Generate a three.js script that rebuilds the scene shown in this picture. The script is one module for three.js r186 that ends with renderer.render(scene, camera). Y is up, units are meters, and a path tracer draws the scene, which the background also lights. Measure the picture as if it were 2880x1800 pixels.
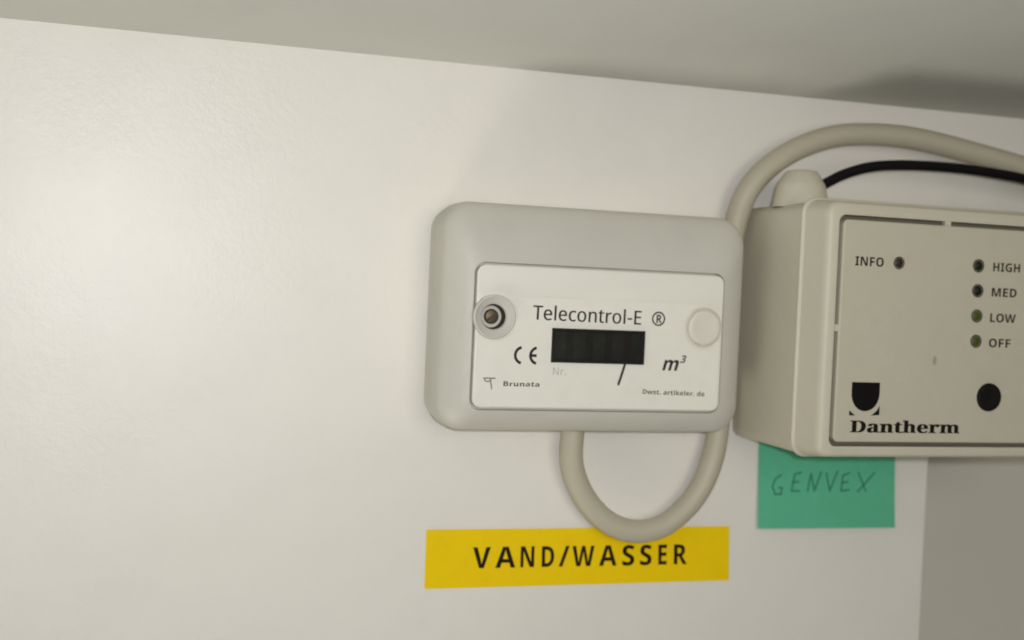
import * as THREE from 'three';
import { mergeGeometries, toCreasedNormals, mergeVertices } from 'three/addons/utils/BufferGeometryUtils.js';
import { ImprovedNoise } from 'three/addons/math/ImprovedNoise.js';
import { RoundedBoxGeometry } from 'three/addons/geometries/RoundedBoxGeometry.js';

// ---------------------------------------------------------------- camera, light, exposure
// numbers are written in millimetres and multiplied by MM; the wall is the plane z = 0, x to the right, y up
const MM = 0.001;
const W = 1024, H = 640;
const scene = new THREE.Scene();
scene.background = new THREE.Color().setRGB(0.035, 0.034, 0.03);
const camera = new THREE.PerspectiveCamera(26.9475, W / H, 0.01, 20);
camera.position.set(0, 0, 480 * MM);
camera.rotation.order = 'YXZ';
camera.rotation.set(-0.0235171638, -0.317892458, 0.0446641808);
camera.focus = 0.43; camera.userData.fStop = 10;   // a soft phone picture, focused a little short
scene.add(camera);

// the flash beside the lens
const flash = new THREE.PointLight(new THREE.Color().setRGB(0.955, 0.965, 1.04), 0.285);
flash.position.set(14 * MM, 14 * MM, 486 * MM);
flash.castShadow = true; flash.shadow.radius = 0.35;
scene.add(flash);
// unseen warm fill added far behind the camera to brighten the wall
const frontFill = new THREE.PointLight(new THREE.Color().setRGB(1, 0.95, 0.82), 2.75);
frontFill.position.set(0.35, 0.16, 2.0);
frontFill.castShadow = true; frontFill.shadow.radius = 28;
scene.add(frontFill);
// unseen spot added low on the left, turned up to brighten the ceiling
const ceilingFill = new THREE.SpotLight(new THREE.Color().setRGB(1, 0.98, 0.86), 5.7, 0, 0.26, 1);
ceilingFill.position.set(-0.62, -0.85, 0.32);
ceilingFill.target.position.set(-0.06, 82 * MM, 60 * MM);
ceilingFill.castShadow = true; ceilingFill.shadow.radius = 21;
scene.add(ceilingFill, ceilingFill.target);

const renderer = new THREE.WebGLRenderer({ antialias: true });
renderer.setSize(W, H);
renderer.toneMapping = THREE.LinearToneMapping;
renderer.toneMappingExposure = 1.03;
renderer.shadowMap.enabled = true;

// ---------------------------------------------------------------- helpers
let seed = 7;
const rnd = () => { seed = (seed * 16807) % 2147483647; return seed / 2147483647; };
const noise = new ImprovedNoise();
const rgb = (r, g, b) => new THREE.Color().setRGB(r, g, b);
function add(name, geometry, material, parent = scene) {
  const m = new THREE.Mesh(geometry, material);
  m.name = name; m.castShadow = m.receiveShadow = true;
  parent.add(m);
  return m;
}
function thing(name, label, category) {
  const g = new THREE.Group(); g.name = name; g.userData = { label, category }; scene.add(g);
  return g;
}
function tag(o, label, category) { o.userData.label = label; o.userData.category = category; return o; }
const scaled = (g) => { g.scale(MM, MM, MM); return g; };

function dataTexture(n, fn, srgb) {
  const a = new Uint8Array(n * n * 4);
  for (let j = 0; j < n; j++) for (let i = 0; i < n; i++) {
    const v = fn(i / n, j / n), k = (j * n + i) * 4;
    const c = Array.isArray(v) ? v : [v, v, v];
    for (let q = 0; q < 3; q++) a[k + q] = Math.max(0, Math.min(255, Math.round(c[q] * 255)));
    a[k + 3] = 255;
  }
  const t = new THREE.DataTexture(a, n, n);
  t.magFilter = THREE.LinearFilter; t.minFilter = THREE.LinearMipmapLinearFilter; t.generateMipmaps = true;
  t.wrapS = t.wrapT = THREE.RepeatWrapping;
  if (srgb) t.colorSpace = THREE.SRGBColorSpace;
  t.needsUpdate = true;
  return t;
}
// noise that closes on itself at the tile's edge
function tiling(u, v, f, z) {
  const a = (x, y) => noise.noise(x * f, y * f, z);
  const s = (t) => t * t * (3 - 2 * t), wu = s(u), wv = s(v);
  return (a(u, v) * (1 - wu) + a(u - 1, v) * wu) * (1 - wv) + (a(u, v - 1) * (1 - wu) + a(u - 1, v - 1) * wu) * wv;
}

// a stack of rounded rectangles [z, x0, x1, y0, y1, r] in mm, joined into one skin; the last is capped
function loft(rings, crease = 0.5, capBack = false) {
  const Q = 10, P = 4 * (Q + 1), pos = [], uv = [], idx = [];
  { const [z, x0, x1, y0, y1, r] = rings[rings.length - 1], i = 0.08; rings = [...rings, [z, x0 + i, x1 - i, y0 + i, y1 - i, Math.max(0.1, r - i)]]; }   // a flat rim, so the cap stays flat
  for (const [z, x0, x1, y0, y1, r0] of rings) {
    const r = Math.min(r0, (x1 - x0) / 2 - 0.01, (y1 - y0) / 2 - 0.01);
    const cs = [[x1 - r, y1 - r, 0], [x0 + r, y1 - r, 90], [x0 + r, y0 + r, 180], [x1 - r, y0 + r, 270]];
    for (const [cx, cy, a0] of cs) for (let k = 0; k <= Q; k++) {
      const a = (a0 + 90 * k / Q) * Math.PI / 180, x = cx + r * Math.cos(a), y = cy + r * Math.sin(a);
      pos.push(x, y, z); uv.push(x * MM, (y + z) * MM);
    }
  }
  for (let n = 0; n + 1 < rings.length; n++) for (let k = 0; k < P; k++) {
    const a = n * P + k, b = n * P + (k + 1) % P, c = a + P, d = b + P;
    idx.push(a, b, d, a, d, c);
  }
  const cap = (n, flip) => {
    const [z, x0, x1, y0, y1] = rings[n], c = pos.length / 3;
    pos.push((x0 + x1) / 2, (y0 + y1) / 2, z); uv.push((x0 + x1) / 2 * MM, ((y0 + y1) / 2 + z) * MM);
    for (let k = 0; k < P; k++) { const a = n * P + k, b = n * P + (k + 1) % P; if (flip) idx.push(c, b, a); else idx.push(c, a, b); }
  };
  cap(rings.length - 1, false);
  if (capBack) cap(0, true);
  const g = new THREE.BufferGeometry();
  g.setAttribute('position', new THREE.Float32BufferAttribute(pos, 3));
  g.setAttribute('uv', new THREE.Float32BufferAttribute(uv, 2));
  g.setIndex(idx);
  return scaled(toCreasedNormals(g, crease));   // normals are found in mm, where the corners are well apart
}
// slab with softly rounded front edges
function slab(x0, x1, y0, y1, r, z0, z1, e) {
  const rs = [[z0, x0, x1, y0, y1, r]];
  for (let k = 0; k <= 5; k++) {
    const a = k / 5 * Math.PI / 2, i = e * (1 - Math.cos(a));
    rs.push([z1 - e + e * Math.sin(a), x0 + i, x1 - i, y0 + i, y1 - i, Math.max(0.2, r - i)]);
  }
  return loft(rs, 0.7);
}
function tube(points, r, n = 220, radial = 28) {
  const c = new THREE.CatmullRomCurve3(points.map((p) => new THREE.Vector3(p[0] * MM, p[1] * MM, p[2] * MM)), false, 'centripetal');
  return new THREE.TubeGeometry(c, n, r * MM, radial, false);
}
// lathe whose axis points along z (out of the wall) or y (up)
function turned(profile, x, y, z, up = false, seg = 48) {
  const g = new THREE.LatheGeometry(profile.map(([r, h]) => new THREE.Vector2(Math.max(r, 0.01), h)), seg);
  if (!up) g.rotateX(Math.PI / 2);
  g.translate(x, y, z);
  return scaled(toCreasedNormals(g, 0.6));
}
// print: a canvas over the rectangle x0..x1, y0..y1 (mm), drawn with mm coordinates, y up
function print(x0, x1, y0, y1, pxmm, base, draw, seedZ) {
  const c = document.createElement('canvas');
  c.width = Math.round((x1 - x0) * pxmm); c.height = Math.round((y1 - y0) * pxmm);
  const k = c.getContext('2d');
  k.fillStyle = base; k.fillRect(0, 0, c.width, c.height);
  const X = (x) => (x - x0) * pxmm, Y = (y) => (y1 - y) * pxmm;
  // faint unevenness of the print stock
  for (let i = 0; i < 500; i++) {
    k.fillStyle = rnd() < 0.5 ? 'rgba(40,35,20,0.006)' : 'rgba(255,255,250,0.008)';
    const r = (0.3 + 4 * rnd() * rnd()) * pxmm;
    k.beginPath(); k.arc(rnd() * c.width, rnd() * c.height, r, 0, 7); k.fill();
  }
  const text = (s, xa, xb, yBase, capH, font, fill, tilt = 0) => {
    k.save(); k.translate(X(xa), Y(yBase)); k.rotate(-tilt);
    k.font = `${font.replace('SIZE', (capH / 0.714 * pxmm).toFixed(1) + 'px')}`;
    k.fillStyle = fill; k.textBaseline = 'alphabetic';
    const w = k.measureText(s).width;
    k.scale((xb - xa) * pxmm / w, 1); k.fillText(s, 0, 0); k.restore();
  };
  draw(k, X, Y, text, pxmm);
  const t = new THREE.CanvasTexture(c);
  t.colorSpace = THREE.SRGBColorSpace; t.anisotropy = 8;
  return t;
}
function planarUV(g, x0, x1, y0, y1) {
  const p = g.attributes.position, uv = new Float32Array(p.count * 2);
  for (let i = 0; i < p.count; i++) { uv[2 * i] = (p.getX(i) / MM - x0) / (x1 - x0); uv[2 * i + 1] = (p.getY(i) / MM - y0) / (y1 - y0); }
  g.setAttribute('uv', new THREE.BufferAttribute(uv, 2));
  return g;
}

// ---------------------------------------------------------------- materials
const peel = dataTexture(512, (u, v) => 0.5 + 0.30 * tiling(u, v, 26, 1.3) + 0.22 * tiling(u, v, 60, 5.1) + 0.14 * tiling(u, v, 9, 8.7));
const mottle = dataTexture(256, (u, v) => {
  const a = 0.975 + 0.03 * tiling(u, v, 4, 2.2) + 0.025 * tiling(u, v, 11, 7.7) + 0.012 * tiling(u, v, 40, 3.7);
  return [a, a, a - 0.008 * tiling(u, v, 5, 9.9)];
});
const grain = dataTexture(256, (u, v) => 0.5 + 0.35 * tiling(u, v, 60, 4.4) + 0.2 * tiling(u, v, 28, 6.4));
const rep = (t, size) => { const c = t.clone(); c.repeat.set(1 / (size * MM), 1 / (size * MM)); c.needsUpdate = true; return c; };

const wallPaint = new THREE.MeshStandardMaterial({ color: rgb(0.80, 0.775, 0.70), map: rep(mottle, 190), roughness: 0.4, bumpMap: rep(peel, 60), bumpScale: 0.00009 });
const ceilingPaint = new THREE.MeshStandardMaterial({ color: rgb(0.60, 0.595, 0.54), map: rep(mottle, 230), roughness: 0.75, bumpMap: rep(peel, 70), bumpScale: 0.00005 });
const greyPaint = new THREE.MeshStandardMaterial({ color: rgb(0.64, 0.62, 0.535), map: rep(mottle, 160), roughness: 0.6, bumpMap: rep(peel, 60), bumpScale: 0.00003 });
const plastic = (r, g, b, rough, fine = 0.000012) => new THREE.MeshStandardMaterial({ color: rgb(r, g, b), map: rep(mottle, 70), roughness: rough, bumpMap: rep(grain, 22), bumpScale: fine });
const housingGrey = plastic(0.575, 0.56, 0.49, 0.5);
const beigePlastic = plastic(0.57, 0.535, 0.42, 0.48);
const beigeFront = plastic(0.47, 0.43, 0.335, 0.55);
const capBeige = plastic(0.70, 0.665, 0.57, 0.5);
const labelWhite = plastic(0.77, 0.755, 0.67, 0.45);
const cableBeige = plastic(0.50, 0.46, 0.345, 0.5);
const cableBlack = new THREE.MeshPhysicalMaterial({ color: rgb(0.005, 0.004, 0.004), roughness: 0.5, specularIntensity: 0.35, bumpMap: rep(grain, 22), bumpScale: 0.00001 });
const darkGlass = new THREE.MeshPhysicalMaterial({ color: rgb(0.012, 0.013, 0.011), roughness: 0.12, clearcoat: 0.5, clearcoatRoughness: 0.08 });
const darkRim = new THREE.MeshPhysicalMaterial({ color: rgb(0.008, 0.0075, 0.006), roughness: 0.5, specularIntensity: 0.4 });
const rubber = new THREE.MeshPhysicalMaterial({ color: rgb(0.006, 0.0055, 0.005), roughness: 0.6, specularIntensity: 0.35, bumpMap: rep(grain, 22), bumpScale: 0.00002 });
const brass = new THREE.MeshStandardMaterial({ color: rgb(0.13, 0.10, 0.06), metalness: 0.8, roughness: 0.5 });
const holeShade = new THREE.MeshStandardMaterial({ color: rgb(0.06, 0.048, 0.03), roughness: 0.7 });  // dark colour stands in for the shade inside the screw hole and slot

// ---------------------------------------------------------------- the setting
{
  // white wall panel; its lower right is cut away to a recess
  const s = new THREE.Shape();
  const E = 346.6 * MM, top = 130 * MM;
  s.moveTo(-0.7, -0.6); s.lineTo(347.6 * MM, -0.6); s.lineTo(E, -12 * MM); s.lineTo(0.8, -12 * MM); s.lineTo(0.8, top); s.lineTo(-0.7, top); s.closePath();
  const g = new THREE.ExtrudeGeometry(s, { depth: 0.024, bevelEnabled: true, bevelSize: 0.0012, bevelThickness: 0.0012, bevelOffset: -0.0012, bevelSegments: 4 });
  g.translate(0, 0, -0.0252);
  add('wall', g, wallPaint).userData.kind = 'structure';
  // grey wall at the back of the recess
  const b = new THREE.BoxGeometry(0.75, 0.75, 0.02); b.translate(0.6, -0.26, -0.045);
  const p = b.attributes.position, uv = b.attributes.uv;
  for (let i = 0; i < p.count; i++) uv.setXY(i, p.getX(i), p.getY(i));
  add('recess_wall', b, greyPaint).userData.kind = 'structure';
  // ceiling: rises a little from the wall towards the room
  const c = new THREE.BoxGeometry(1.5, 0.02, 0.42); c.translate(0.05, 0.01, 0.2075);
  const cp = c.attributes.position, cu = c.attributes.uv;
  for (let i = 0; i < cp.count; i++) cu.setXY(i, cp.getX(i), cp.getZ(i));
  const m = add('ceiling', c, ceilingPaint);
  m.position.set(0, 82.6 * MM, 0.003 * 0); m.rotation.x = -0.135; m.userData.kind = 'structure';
}

// ---------------------------------------------------------------- the remote display box
{
  const box = thing('meter_display_box', 'light grey plastic wall box with white label and small black display window', 'display box');
  const X0 = 123.4, X1 = 243.0, Y0 = -51.6, Y1 = 30.6;
  const inset = [10.0, 11.8, 8.2, 21.6];                                   // left, right, bottom, top slope of the front
  const curve = new THREE.CatmullRomCurve3([[-0.1, 0], [0, 17.5], [0.02, 20.4], [0.075, 22.6], [0.17, 24.2], [0.32, 25.8], [0.52, 27.5], [0.76, 29.0], [0.92, 29.7], [1, 30]].map(([u, z]) => new THREE.Vector3(u, z, 0)), false, 'centripetal');
  const rings = [];
  for (let k = 0; k <= 40; k++) {
    const p = curve.getPoint(k / 40), u = p.x, i = (n) => (u < 0 ? u * -14 : inset[n] * u);
    rings.push([p.y, X0 + i(0), X1 - i(1), Y0 + i(2), Y1 - i(3), 10.5 - 6.5 * Math.max(0, u)]);
  }
  // the back is cut in on the right, where the cable passes behind the edge
  while (rings[0][0] < 11) rings.shift();
  rings.unshift([0, X0 + 1.4, X1 - 4.2, Y0 + 1.4, Y1 - 1.4, 9], [10.3, X0 + 0.2, X1 - 4.0, Y0 + 0.2, Y1 - 0.2, 10], [10.5, X0 + 0.1, X1, Y0 + 0.1, Y1 - 0.1, 10.4]);
  const [, a, b, c, d] = rings[rings.length - 1];
  rings.push([29.6, a + 0.15, b - 0.15, c + 0.15, d - 0.15, 3.9], [27.5, a + 0.25, b - 0.25, c + 0.25, d - 0.25, 3.7]);
  add('housing', loft(rings, 0.8), housingGrey, box);

  // label plate with a hole for the left screw
  const L = [134.4, 230.5, -42.4, 8.1];
  const plate = new THREE.Shape(), r = 3.2, e = 0.5;
  plate.moveTo(L[0] + r, L[2]); plate.lineTo(L[1] - r, L[2]); plate.absarc(L[1] - r, L[2] + r, r, -Math.PI / 2, 0); plate.lineTo(L[1], L[3] - r);
  plate.absarc(L[1] - r, L[3] - r, r, 0, Math.PI / 2); plate.lineTo(L[0] + r, L[3]); plate.absarc(L[0] + r, L[3] - r, r, Math.PI / 2, Math.PI); plate.lineTo(L[0], L[2] + r);
  plate.absarc(L[0] + r, L[2] + r, r, Math.PI, 1.5 * Math.PI);
  const SX = 141.0, SY = -10.2, CX = 222.7, CY = -11.3;
  const hole = new THREE.Path(); hole.absarc(SX, SY, 4.7, 0, Math.PI * 2, true); plate.holes.push(hole);
  const pg = new THREE.ExtrudeGeometry(plate, { depth: 3.0, bevelEnabled: true, bevelSize: e, bevelThickness: e, bevelOffset: -e, bevelSegments: 4, curveSegments: 24 });
  pg.translate(0, 0, 27.5);
  add('label_plate', scaled(toCreasedNormals(pg, 0.6)), labelWhite, box);

  // printed sheet on the lower part of the plate, cut round both screws
  const S = [135.0, 229.4, -41.9, -3.0];
  const sh = new THREE.Shape(), nr = 8.6;
  sh.moveTo(S[0] + 2.4, S[2]); sh.lineTo(S[1] - 2.4, S[2]); sh.absarc(S[1] - 2.4, S[2] + 2.4, 2.4, -Math.PI / 2, 0);
  const ra = Math.asin((S[1] - CX) / nr);
  sh.lineTo(S[1], CY - Math.cos(ra) * nr);
  sh.absarc(CX, CY, nr, -Math.PI / 2 + ra, Math.acos((S[3] - CY) / nr) + Math.PI / 2, true);
  sh.lineTo(SX + Math.sqrt(nr * nr - (S[3] - SY) ** 2), S[3]);
  sh.absarc(SX, SY, nr, Math.asin((S[3] - SY) / nr), -Math.PI / 2 - Math.asin((SX - S[0]) / nr), true);
  sh.lineTo(S[0], S[2] + 2.4); sh.absarc(S[0] + 2.4, S[2] + 2.4, 2.4, Math.PI, 1.5 * Math.PI);
  const sg = new THREE.ExtrudeGeometry(sh, { depth: 0.22, bevelEnabled: true, bevelSize: 0.12, bevelThickness: 0.1, bevelOffset: -0.12, bevelSegments: 2, curveSegments: 24 });
  sg.translate(0, 0, 31.0); scaled(sg);
  planarUV(sg, ...S);
  const ink = '#24221d';
  const sheet = print(...S, 20, '#e4e2d6', (k, X, Y, text, q) => {
    for (const d of [0, 0.14]) text('Telecontrol-E', 155.3 + d, 197.6 + d, -10.6, 5.0, 'SIZE sans-serif', ink, -0.012);
    k.strokeStyle = ink; k.lineWidth = 0.55 * q; k.beginPath(); k.arc(X(204.2), Y(-8.7), 2.35 * q, 0, 7); k.stroke();
    text('R', 203.0, 205.5, -10.3, 3.1, 'bold SIZE sans-serif', ink);
    k.lineWidth = 1.0 * q; k.lineCap = 'butt';
    for (const cx of [152.3, 158.0]) { k.beginPath(); k.arc(X(cx), Y(-23.5), 2.85 * q, Math.PI * 0.57, Math.PI * 1.43); k.stroke(); }
    k.beginPath(); k.moveTo(X(155.4), Y(-23.5)); k.lineTo(X(157.5), Y(-23.5)); k.stroke();
    text('m', 206.0, 213.0, -27.6, 5.1, 'italic bold SIZE sans-serif', ink);
    text('3', 213.5, 215.8, -24.6, 2.7, 'italic bold SIZE sans-serif', ink);
    text('Nr.', 163.6, 169.2, -30.2, 2.6, 'SIZE sans-serif', 'rgba(46,44,39,0.30)');
    k.strokeStyle = '#35332f'; k.lineWidth = 0.95 * q; k.lineCap = 'round';
    k.beginPath(); k.moveTo(X(191.6), Y(-26.0)); k.quadraticCurveTo(X(190.6), Y(-29.5), X(189.5), Y(-33.0)); k.stroke();
    k.strokeStyle = 'rgba(60,57,48,0.55)'; k.lineWidth = 0.5 * q;                 // the little mark before the maker's name
    k.beginPath(); k.arc(X(139.6), Y(-31.8), 1.3 * q, 0.1, Math.PI * 0.9); k.moveTo(X(140.6), Y(-32.0)); k.lineTo(X(141.2), Y(-35.6)); k.moveTo(X(138.2), Y(-31.9)); k.lineTo(X(142.3), Y(-31.9)); k.stroke();
    text('Brunata', 145.2, 159.3, -34.6, 1.75, 'bold SIZE sans-serif', 'rgba(50,48,40,0.85)');
    text('Dwst. artikeler. de', 199.0, 224.4, -36.4, 1.7, 'bold SIZE sans-serif', 'rgba(52,50,40,0.85)', -0.02);
  });
  add('label_sheet', sg, new THREE.MeshPhysicalMaterial({ map: sheet, roughness: 0.5, specularIntensity: 0.5, bumpMap: rep(grain, 22), bumpScale: 0 }), box);

  // display window: raised black rim, dark glass with the unlit liquid crystal behind
  const disp = new THREE.Group(); disp.name = 'display'; box.add(disp);
  const DX0 = 162.9, DX1 = 199.0, DY0 = -25.7, DY1 = -13.4, dw = 1.1;
  const fr = new THREE.Shape(); fr.moveTo(DX0, DY0); fr.lineTo(DX1, DY0); fr.lineTo(DX1, DY1); fr.lineTo(DX0, DY1); fr.closePath();
  const fh = new THREE.Path(); fh.moveTo(DX0 + dw, DY0 + dw); fh.lineTo(DX0 + dw, DY1 - dw); fh.lineTo(DX1 - dw, DY1 - dw); fh.lineTo(DX1 - dw, DY0 + dw); fh.closePath(); fr.holes.push(fh);
  const fg = new THREE.ExtrudeGeometry(fr, { depth: 0.7, bevelEnabled: true, bevelSize: 0.2, bevelThickness: 0.2, bevelOffset: -0.2, bevelSegments: 2 });
  fg.translate(0, 0, 31.1); scaled(fg);
  add('display_rim', fg, darkRim, disp);
  const lc = print(DX0, DX1, DY0, DY1, 16, '#24261f', (k, X, Y, text, q) => {
    for (let i = 0; i < 9; i++) { k.fillStyle = i % 2 ? 'rgba(16,18,12,0.35)' : 'rgba(44,48,40,0.2)'; k.fillRect(X(DX0 + 1.6 + i * 3.75), Y(DY1 - 1.2), 3.0 * q, 10 * q); }
    k.fillStyle = 'rgba(60,48,54,0.35)'; k.fillRect(X(186), 0, 9 * q, 400);
  });
  const gg = slab(DX0 + dw - 0.05, DX1 - dw + 0.05, DY0 + dw - 0.05, DY1 - dw + 0.05, 0.3, 30.9, 31.55, 0.1);
  planarUV(gg, DX0, DX1, DY0, DY1);
  add('display_glass', gg, new THREE.MeshPhysicalMaterial({ map: lc, color: rgb(0.5, 0.5, 0.5), roughness: 0.3, specularIntensity: 0.3 }), disp);

  // left screw in its collar
  const col = add('screw_collar', turned([[7.9, -0.2], [7.9, 1.1], [7.7, 1.5], [7.3, 1.6], [6.9, 1.35], [6.2, 0.85], [5.5, 0.5], [4.9, 0.3], [4.6, 0.0], [4.45, -0.5]], SX, SY, 30.9), housingGrey, box);
  add('screw_recess', turned([[4.45, -0.75], [4.2, -1.5], [3.9, -3.0], [3.8, -4.6], [0, -4.6]], SX, SY, 31.2), holeShade, col);
  const head = turned([[2.7, -4.4], [2.7, -3.2], [2.3, -2.6], [1.2, -2.3], [0, -2.25]], SX, SY, 31.2);
  add('screw_head', head, brass, col);
  const sl = new THREE.BoxGeometry(4.4, 0.7, 0.3); sl.rotateZ(0.6); sl.translate(SX, SY, 28.95); add('screw_slot', scaled(sl), holeShade, col);

  // right screw under its blind cap
  add('screw_cap', turned([[7.5, -0.4], [7.5, 0.4], [7.25, 0.6], [7.0, 0.45], [6.85, 0.05], [6.7, 0.1], [6.6, 1.0], [6.3, 1.45], [5.7, 1.7], [4.6, 1.62], [2.2, 1.5], [0, 1.48]], CX, CY, 31.0), capBeige, box);
}

// ---------------------------------------------------------------- the control box on the right
{
  const box = thing('humidity_control_box', 'beige plastic control box with four status lights, larger of the two wall boxes', 'control box');
  const BX0 = 252.8, BX1 = 388, BY0 = -55.4, BY1 = 36.4;
  add('housing', loft([[0, BX0, BX1, BY0, BY1, 4.5], [30, BX0 + 0.5, BX1, BY0 - 0.5, BY1 + 0.3, 4.5], [46.5, BX0 + 0.9, BX1, BY0 - 0.9, BY1 + 0.6, 4.5]], 0.6), beigePlastic, box);

  // lid: a step out from the body, sloping sides, rounded front rim, then a groove round the front panel
  const lid = [];
  const LX = 252.6, RX = 390, LB = -57.2, LT = 38.6;
  const prof = [[45.5, 0.6], [45.8, 0.15], [46.4, 0], [46.9, 0.2], [47.2, 0.65], [47.3, 1.15], [47.8, 1.35], [58.0, 2.4], [59.4, 2.75], [60.3, 3.2], [60.8, 3.8], [61, 4.5]];
  for (const [z, i] of prof) lid.push([z, LX + i, RX - i, LB + i * 0.62, LT - i * 0.72, 6.0 - i * 0.45]);
  const GX0 = 259.8, GX1 = 381, GB = -51.6, GT = 31.9, gw = 1.6;
  lid.push([61, GX0 - 0.3, GX1 + 0.3, GB - 0.3, GT + 0.3, 3.0], [60.8, GX0, GX1, GB, GT, 2.8], [56, GX0 + 0.05, GX1 - 0.05, GB + 0.05, GT - 0.05, 2.7]);
  add('lid', loft([[45.5, BX0 + 2.5, RX - 3, BY0, BY1, 3], ...lid], 0.5), beigePlastic, box);
  for (const [cx, cy, w, h] of [[305.6, GT - gw / 2, 2.6, gw + 0.1], [GX0 + gw / 2, -8.9, gw + 0.1, 2.4]]) {
    const n = new THREE.BoxGeometry(w, h, 1.9); n.translate(cx, cy, 59.7); add('groove_bridge', scaled(n), beigePlastic, box);
  }
  // dark slab added under the panel to deepen the shade in the groove
  add('groove_shade', slab(GX0 + 0.15, GX1 - 0.15, GB + 0.15, GT - 0.15, 2.6, 55.4, 58.2, 0.3), new THREE.MeshStandardMaterial({ color: rgb(0.13, 0.115, 0.085), roughness: 0.8 }), box);
  // front panel with its print
  const F = [GX0 + gw, GX1 - gw, GB + gw, GT - gw];
  const ink = '#140f0c';
  const art = print(...F, 14, '#beb9a5', (k, X, Y, text, q) => {
    const thin = '#2c261f';
    text('INFO', 266.6, 278.9, 13.9, 3.3, 'bold SIZE sans-serif', thin);
    text('HIGH', 325.6, 338.6, 14.5, 3.2, 'bold SIZE sans-serif', thin);
    text('MED', 325.5, 337.5, 5.1, 3.2, 'bold SIZE sans-serif', thin);
    text('LOW', 325.4, 337.4, -4.5, 3.2, 'bold SIZE sans-serif', thin);
    text('OFF', 325.6, 335.9, -13.9, 3.2, 'bold SIZE sans-serif', thin);
    // emblem: square with a round foot, two corner leaves below
    k.fillStyle = '#070606';
    k.beginPath(); k.moveTo(X(268.0), Y(-28.2)); k.lineTo(X(279.7), Y(-28.2)); k.lineTo(X(279.7), Y(-32.6));
    k.bezierCurveTo(X(279.5), Y(-36.0), X(277.2), Y(-38.6), X(273.8), Y(-38.7)); k.bezierCurveTo(X(270.4), Y(-38.6), X(268.3), Y(-36.0), X(268.0), Y(-32.6)); k.closePath(); k.fill();
    k.beginPath(); k.moveTo(X(280.0), Y(-36.6)); k.lineTo(X(280.0), Y(-40.0)); k.lineTo(X(276.4), Y(-40.2)); k.quadraticCurveTo(X(279.0), Y(-39.0), X(280.0), Y(-36.6)); k.fill();
    k.fillStyle = '#2b2622'; k.beginPath(); k.moveTo(X(267.4), Y(-38.4)); k.lineTo(X(269.9), Y(-40.3)); k.lineTo(X(267.4), Y(-40.3)); k.fill();
    const name = (dx) => text('Dantherm', 268.0 + dx, 315.0 + dx, -46.4, 4.3, 'bold SIZE serif', ink);
    name(0); name(0.22); name(-0.22);
    k.fillStyle = 'rgba(70,62,48,0.25)'; k.beginPath(); k.ellipse(X(302.5), Y(-19.6), 0.8 * q, 1.7 * q, 0.1, 0, 7); k.fill();   // a smudge
  });
  const fg = slab(...F, 2.2, 56, 61.2, 0.7);
  planarUV(fg, ...F);
  const panel = add('front_panel', fg, new THREE.MeshPhysicalMaterial({ map: art, roughness: 0.6, specularIntensity: 0.35, bumpMap: (() => { const t = grain.clone(); t.repeat.set(6, 4); t.needsUpdate = true; return t; })(), bumpScale: 0.000012 }), box);

  // status lights: a dark ring round a small lens
  const green = new THREE.MeshPhysicalMaterial({ color: rgb(0.010, 0.014, 0.006), roughness: 0.4, specularIntensity: 0.5 });
  const olive = new THREE.MeshPhysicalMaterial({ color: rgb(0.06, 0.08, 0.01), roughness: 0.4, specularIntensity: 0.5 });
  const brown = new THREE.MeshPhysicalMaterial({ color: rgb(0.032, 0.022, 0.011), roughness: 0.4, specularIntensity: 0.5 });
  for (const [x, y, r, m] of [[285.1, 15.6, 2.3, brown], [319.5, 16.2, 2.5, green], [319.7, 6.9, 2.5, green], [319.9, -2.5, 2.45, olive], [320.1, -11.9, 2.45, olive]]) {
    const lamp = new THREE.Group(); lamp.name = 'status_light'; box.add(lamp);
    add('light_ring', turned([[r, 0.0], [r, 0.12], [r - 0.15, 0.18], [r - 0.45, 0.05], [r - 0.5, -0.2]], x, y, 61.15, false, 32), darkRim, lamp);
    add('light_lens', turned([[r - 0.5, 0.0], [r - 0.75, 0.25], [r * 0.45, 0.5], [0, 0.58]], x, y, 61.15, false, 32), m, lamp);
  }
  add('push_button', turned([[5.3, 0], [5.3, 0.5], [5.1, 0.9], [4.7, 1.05], [3.5, 0.95], [0, 0.8]], 327.0, -32.7, 61.1), rubber, box);
  // cable grommet on top of the body
  add('cable_grommet', turned([[11.0, -0.6], [10.6, 1.6], [9.4, 7.6], [8.9, 8.8], [6.3, 13.0], [5.6, 13.6], [4.2, 13.9], [0, 14.1]], 264.8, 36.5, 24, true), beigePlastic, box);
}

// ---------------------------------------------------------------- cables
tag(add('cable', tube([[181.2, -44, 9], [181.3, -52.9, 8.5], [181.8, -64.1, 7.5], [185.2, -73.6, 6.6], [191.7, -82.6, 6.2], [200.5, -89.3, 6.4], [210.4, -91.7, 6.8], [220.3, -90.0, 7], [230.0, -83.3, 7], [236.8, -74.7, 7], [241.4, -64.0, 6.4], [243.9, -52.0, 5.2],
  [244.8, -34, 4.7], [245.1, -10, 4.7], [245.0, 12, 4.8], [246.2, 27, 6.4], [248.6, 39.4, 8.8], [253.4, 47.6, 10], [262.0, 55.3, 10], [273.6, 61.9, 10], [287.7, 66.8, 10], [302.9, 68.7, 10], [318.4, 68.9, 10.5], [334.4, 67.4, 11], [350.6, 64.8, 12], [378.6, 59.6, 14], [420, 50, 14], [480, 38, 9], [560, 30, 5], [690, 27, 4.8], [790, 27, 4.8]], 4.45, 520), cableBeige),
  'thick beige cable looping below the grey box and arching over the beige box', 'cable');
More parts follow.
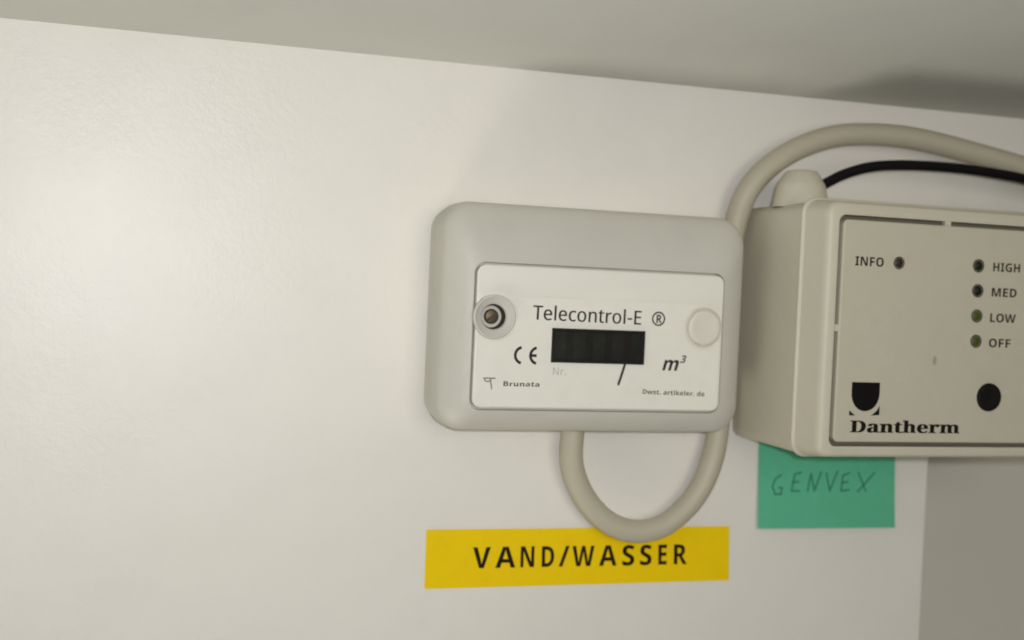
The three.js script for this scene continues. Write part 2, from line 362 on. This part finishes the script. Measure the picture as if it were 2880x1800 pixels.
tag(add('cable_001', tube([[268, 42, 23], [275.6, 45.8, 22.4], [284.2, 50.2, 22], [295.9, 54.0, 22], [311.0, 55.9, 22], [335.8, 56.5, 22], [354.9, 55.7, 22], [371, 54.4, 21], [410, 48.5, 16], [470, 34, 7], [560, 22, 3], [690, 19, 2.4], [790, 19, 2.4]], 2.05, 320, 20), cableBlack),
  'thin black cable leaving the grommet on top of the beige box', 'cable');

// ---------------------------------------------------------------- notes stuck to the wall
function stuck(name, corners, thick, tex, rough, lift) {
  // a thin sheet with a slight lift towards its free edge; corners bl, br, tr, tl
  const N = 24, g = new THREE.PlaneGeometry(1, 1, N, N), p = g.attributes.position, uv = g.attributes.uv;
  const [bl, br, tr, tl] = corners;
  const place = (u, v, z) => [((bl[0] * (1 - u) + br[0] * u) * (1 - v) + (tl[0] * (1 - u) + tr[0] * u) * v) * MM, ((bl[1] * (1 - u) + br[1] * u) * (1 - v) + (tl[1] * (1 - u) + tr[1] * u) * v) * MM, z * MM];
  for (let i = 0; i < p.count; i++) { const u = uv.getX(i), v = uv.getY(i); p.setXYZ(i, ...place(u, v, 0.15 + thick + lift(u, v))); }
  const back = g.clone(); for (let i = 0; i < p.count; i++) back.attributes.position.setZ(i, p.getZ(i) - thick * MM);
  back.index.array.reverse();
  const edge = []; const ring = [];
  for (let k = 0; k < N; k++) ring.push(k); for (let k = 0; k < N; k++) ring.push(N + k * (N + 1));
  for (let k = 0; k < N; k++) ring.push((N + 1) * (N + 1) - 1 - k); for (let k = 0; k < N; k++) ring.push((N - k) * (N + 1));
  const m = g.clone(); const pos = [], uvs = [], idx = [], nor = [];
  ring.forEach((i) => { for (const s of [g, back]) { pos.push(s.attributes.position.getX(i), s.attributes.position.getY(i), s.attributes.position.getZ(i)); uvs.push(uv.getX(i), uv.getY(i)); nor.push(0, 0, 1); } });
  for (let k = 0; k < ring.length; k++) { const a = 2 * k, b = 2 * ((k + 1) % ring.length); idx.push(a, a + 1, b, b, a + 1, b + 1); }
  const side = new THREE.BufferGeometry(); side.setAttribute('position', new THREE.Float32BufferAttribute(pos, 3)); side.setAttribute('normal', new THREE.Float32BufferAttribute(nor, 3)); side.setAttribute('uv', new THREE.Float32BufferAttribute(uvs, 2)); side.setIndex(idx);
  side.computeVertexNormals(); g.computeVertexNormals(); back.computeVertexNormals();
  return add(name, mergeGeometries([g, back, side]), new THREE.MeshPhysicalMaterial({ map: tex, roughness: rough, specularIntensity: 0.3 }));
}
{
  const Y = [127.9, 254.2, -113.6, -91.0];
  const tape = print(...Y, 14, '#f4cf00', (k, X, YY, text, q) => {
    const chars = 'VAND/WASSER', n = [[146.4, 153.4], [155.4, 163.4], [164.6, 171.8], [173.2, 179.6], [181.0, 185.4], [186.6, 195.8], [197.8, 205.2], [207.0, 213.2], [214.6, 220.6], [222.2, 227.2], [228.8, 235.4]];
    n.forEach(([a, b], i) => text(chars[i], a, b, -106.3 - (i - 5) * 0.03, 8.1, 'bold SIZE sans-serif', '#1f1408'));
  });
  tag(stuck('label_strip', [[128.2, -113.4], [254.6, -113.4], [253.7, -91.5], [128.0, -91.2]], 0.15, tape, 0.6, (u, v) => 0), 'yellow label strip with black lettering stuck on the wall below the cable loop', 'label');
  const G = [264, 330, -93, -38];
  const note = print(...G, 12, '#60ba94', (k, X, YY, text, q) => {
    k.strokeStyle = 'rgba(22,66,50,0.5)'; k.lineWidth = 0.75 * q; k.lineCap = k.lineJoin = 'round';
    const pen = [[[274.7, -70.3], [272.1, -71.8], [270.6, -75.1], [271.9, -78.5], [274.6, -78.5], [275.2, -75.8], [273.6, -75.8]], [[284.2, -69.2], [281.2, -70.0], [279.6, -77.1], [283.4, -77.1]], [[280.3, -73.4], [283.0, -73.1]],
      [[287.3, -77.1], [288.9, -69.6], [290.6, -77.1], [293.8, -69.0]], [[296.3, -69.4], [297.9, -77.2], [301.7, -68.6]], [[307.4, -69.4], [304.4, -70.4], [303.4, -77.2], [307.4, -76.6]], [[304.0, -73.6], [306.8, -73.2]], [[311.9, -69.2], [315.6, -77.2]], [[319.9, -69.2], [311.6, -77.4]]];
    for (const s of pen) { k.beginPath(); s.forEach(([x, y], i) => (i ? k.lineTo(X(x), YY(y)) : k.moveTo(X(x), YY(y)))); k.stroke(); }
  });
  tag(stuck('sticky_note', [[265.6, -92.3], [329.3, -92.6], [329.0, -40], [264.6, -40]], 0.12, note, 0.85, (u, v) => 2.2 * (1 - v) * (1 - v) + 0.6 * u * (1 - v) * (1 - v)), 'green sticky note with faint handwriting stuck under the beige box', 'note');
}

renderer.render(scene, camera);
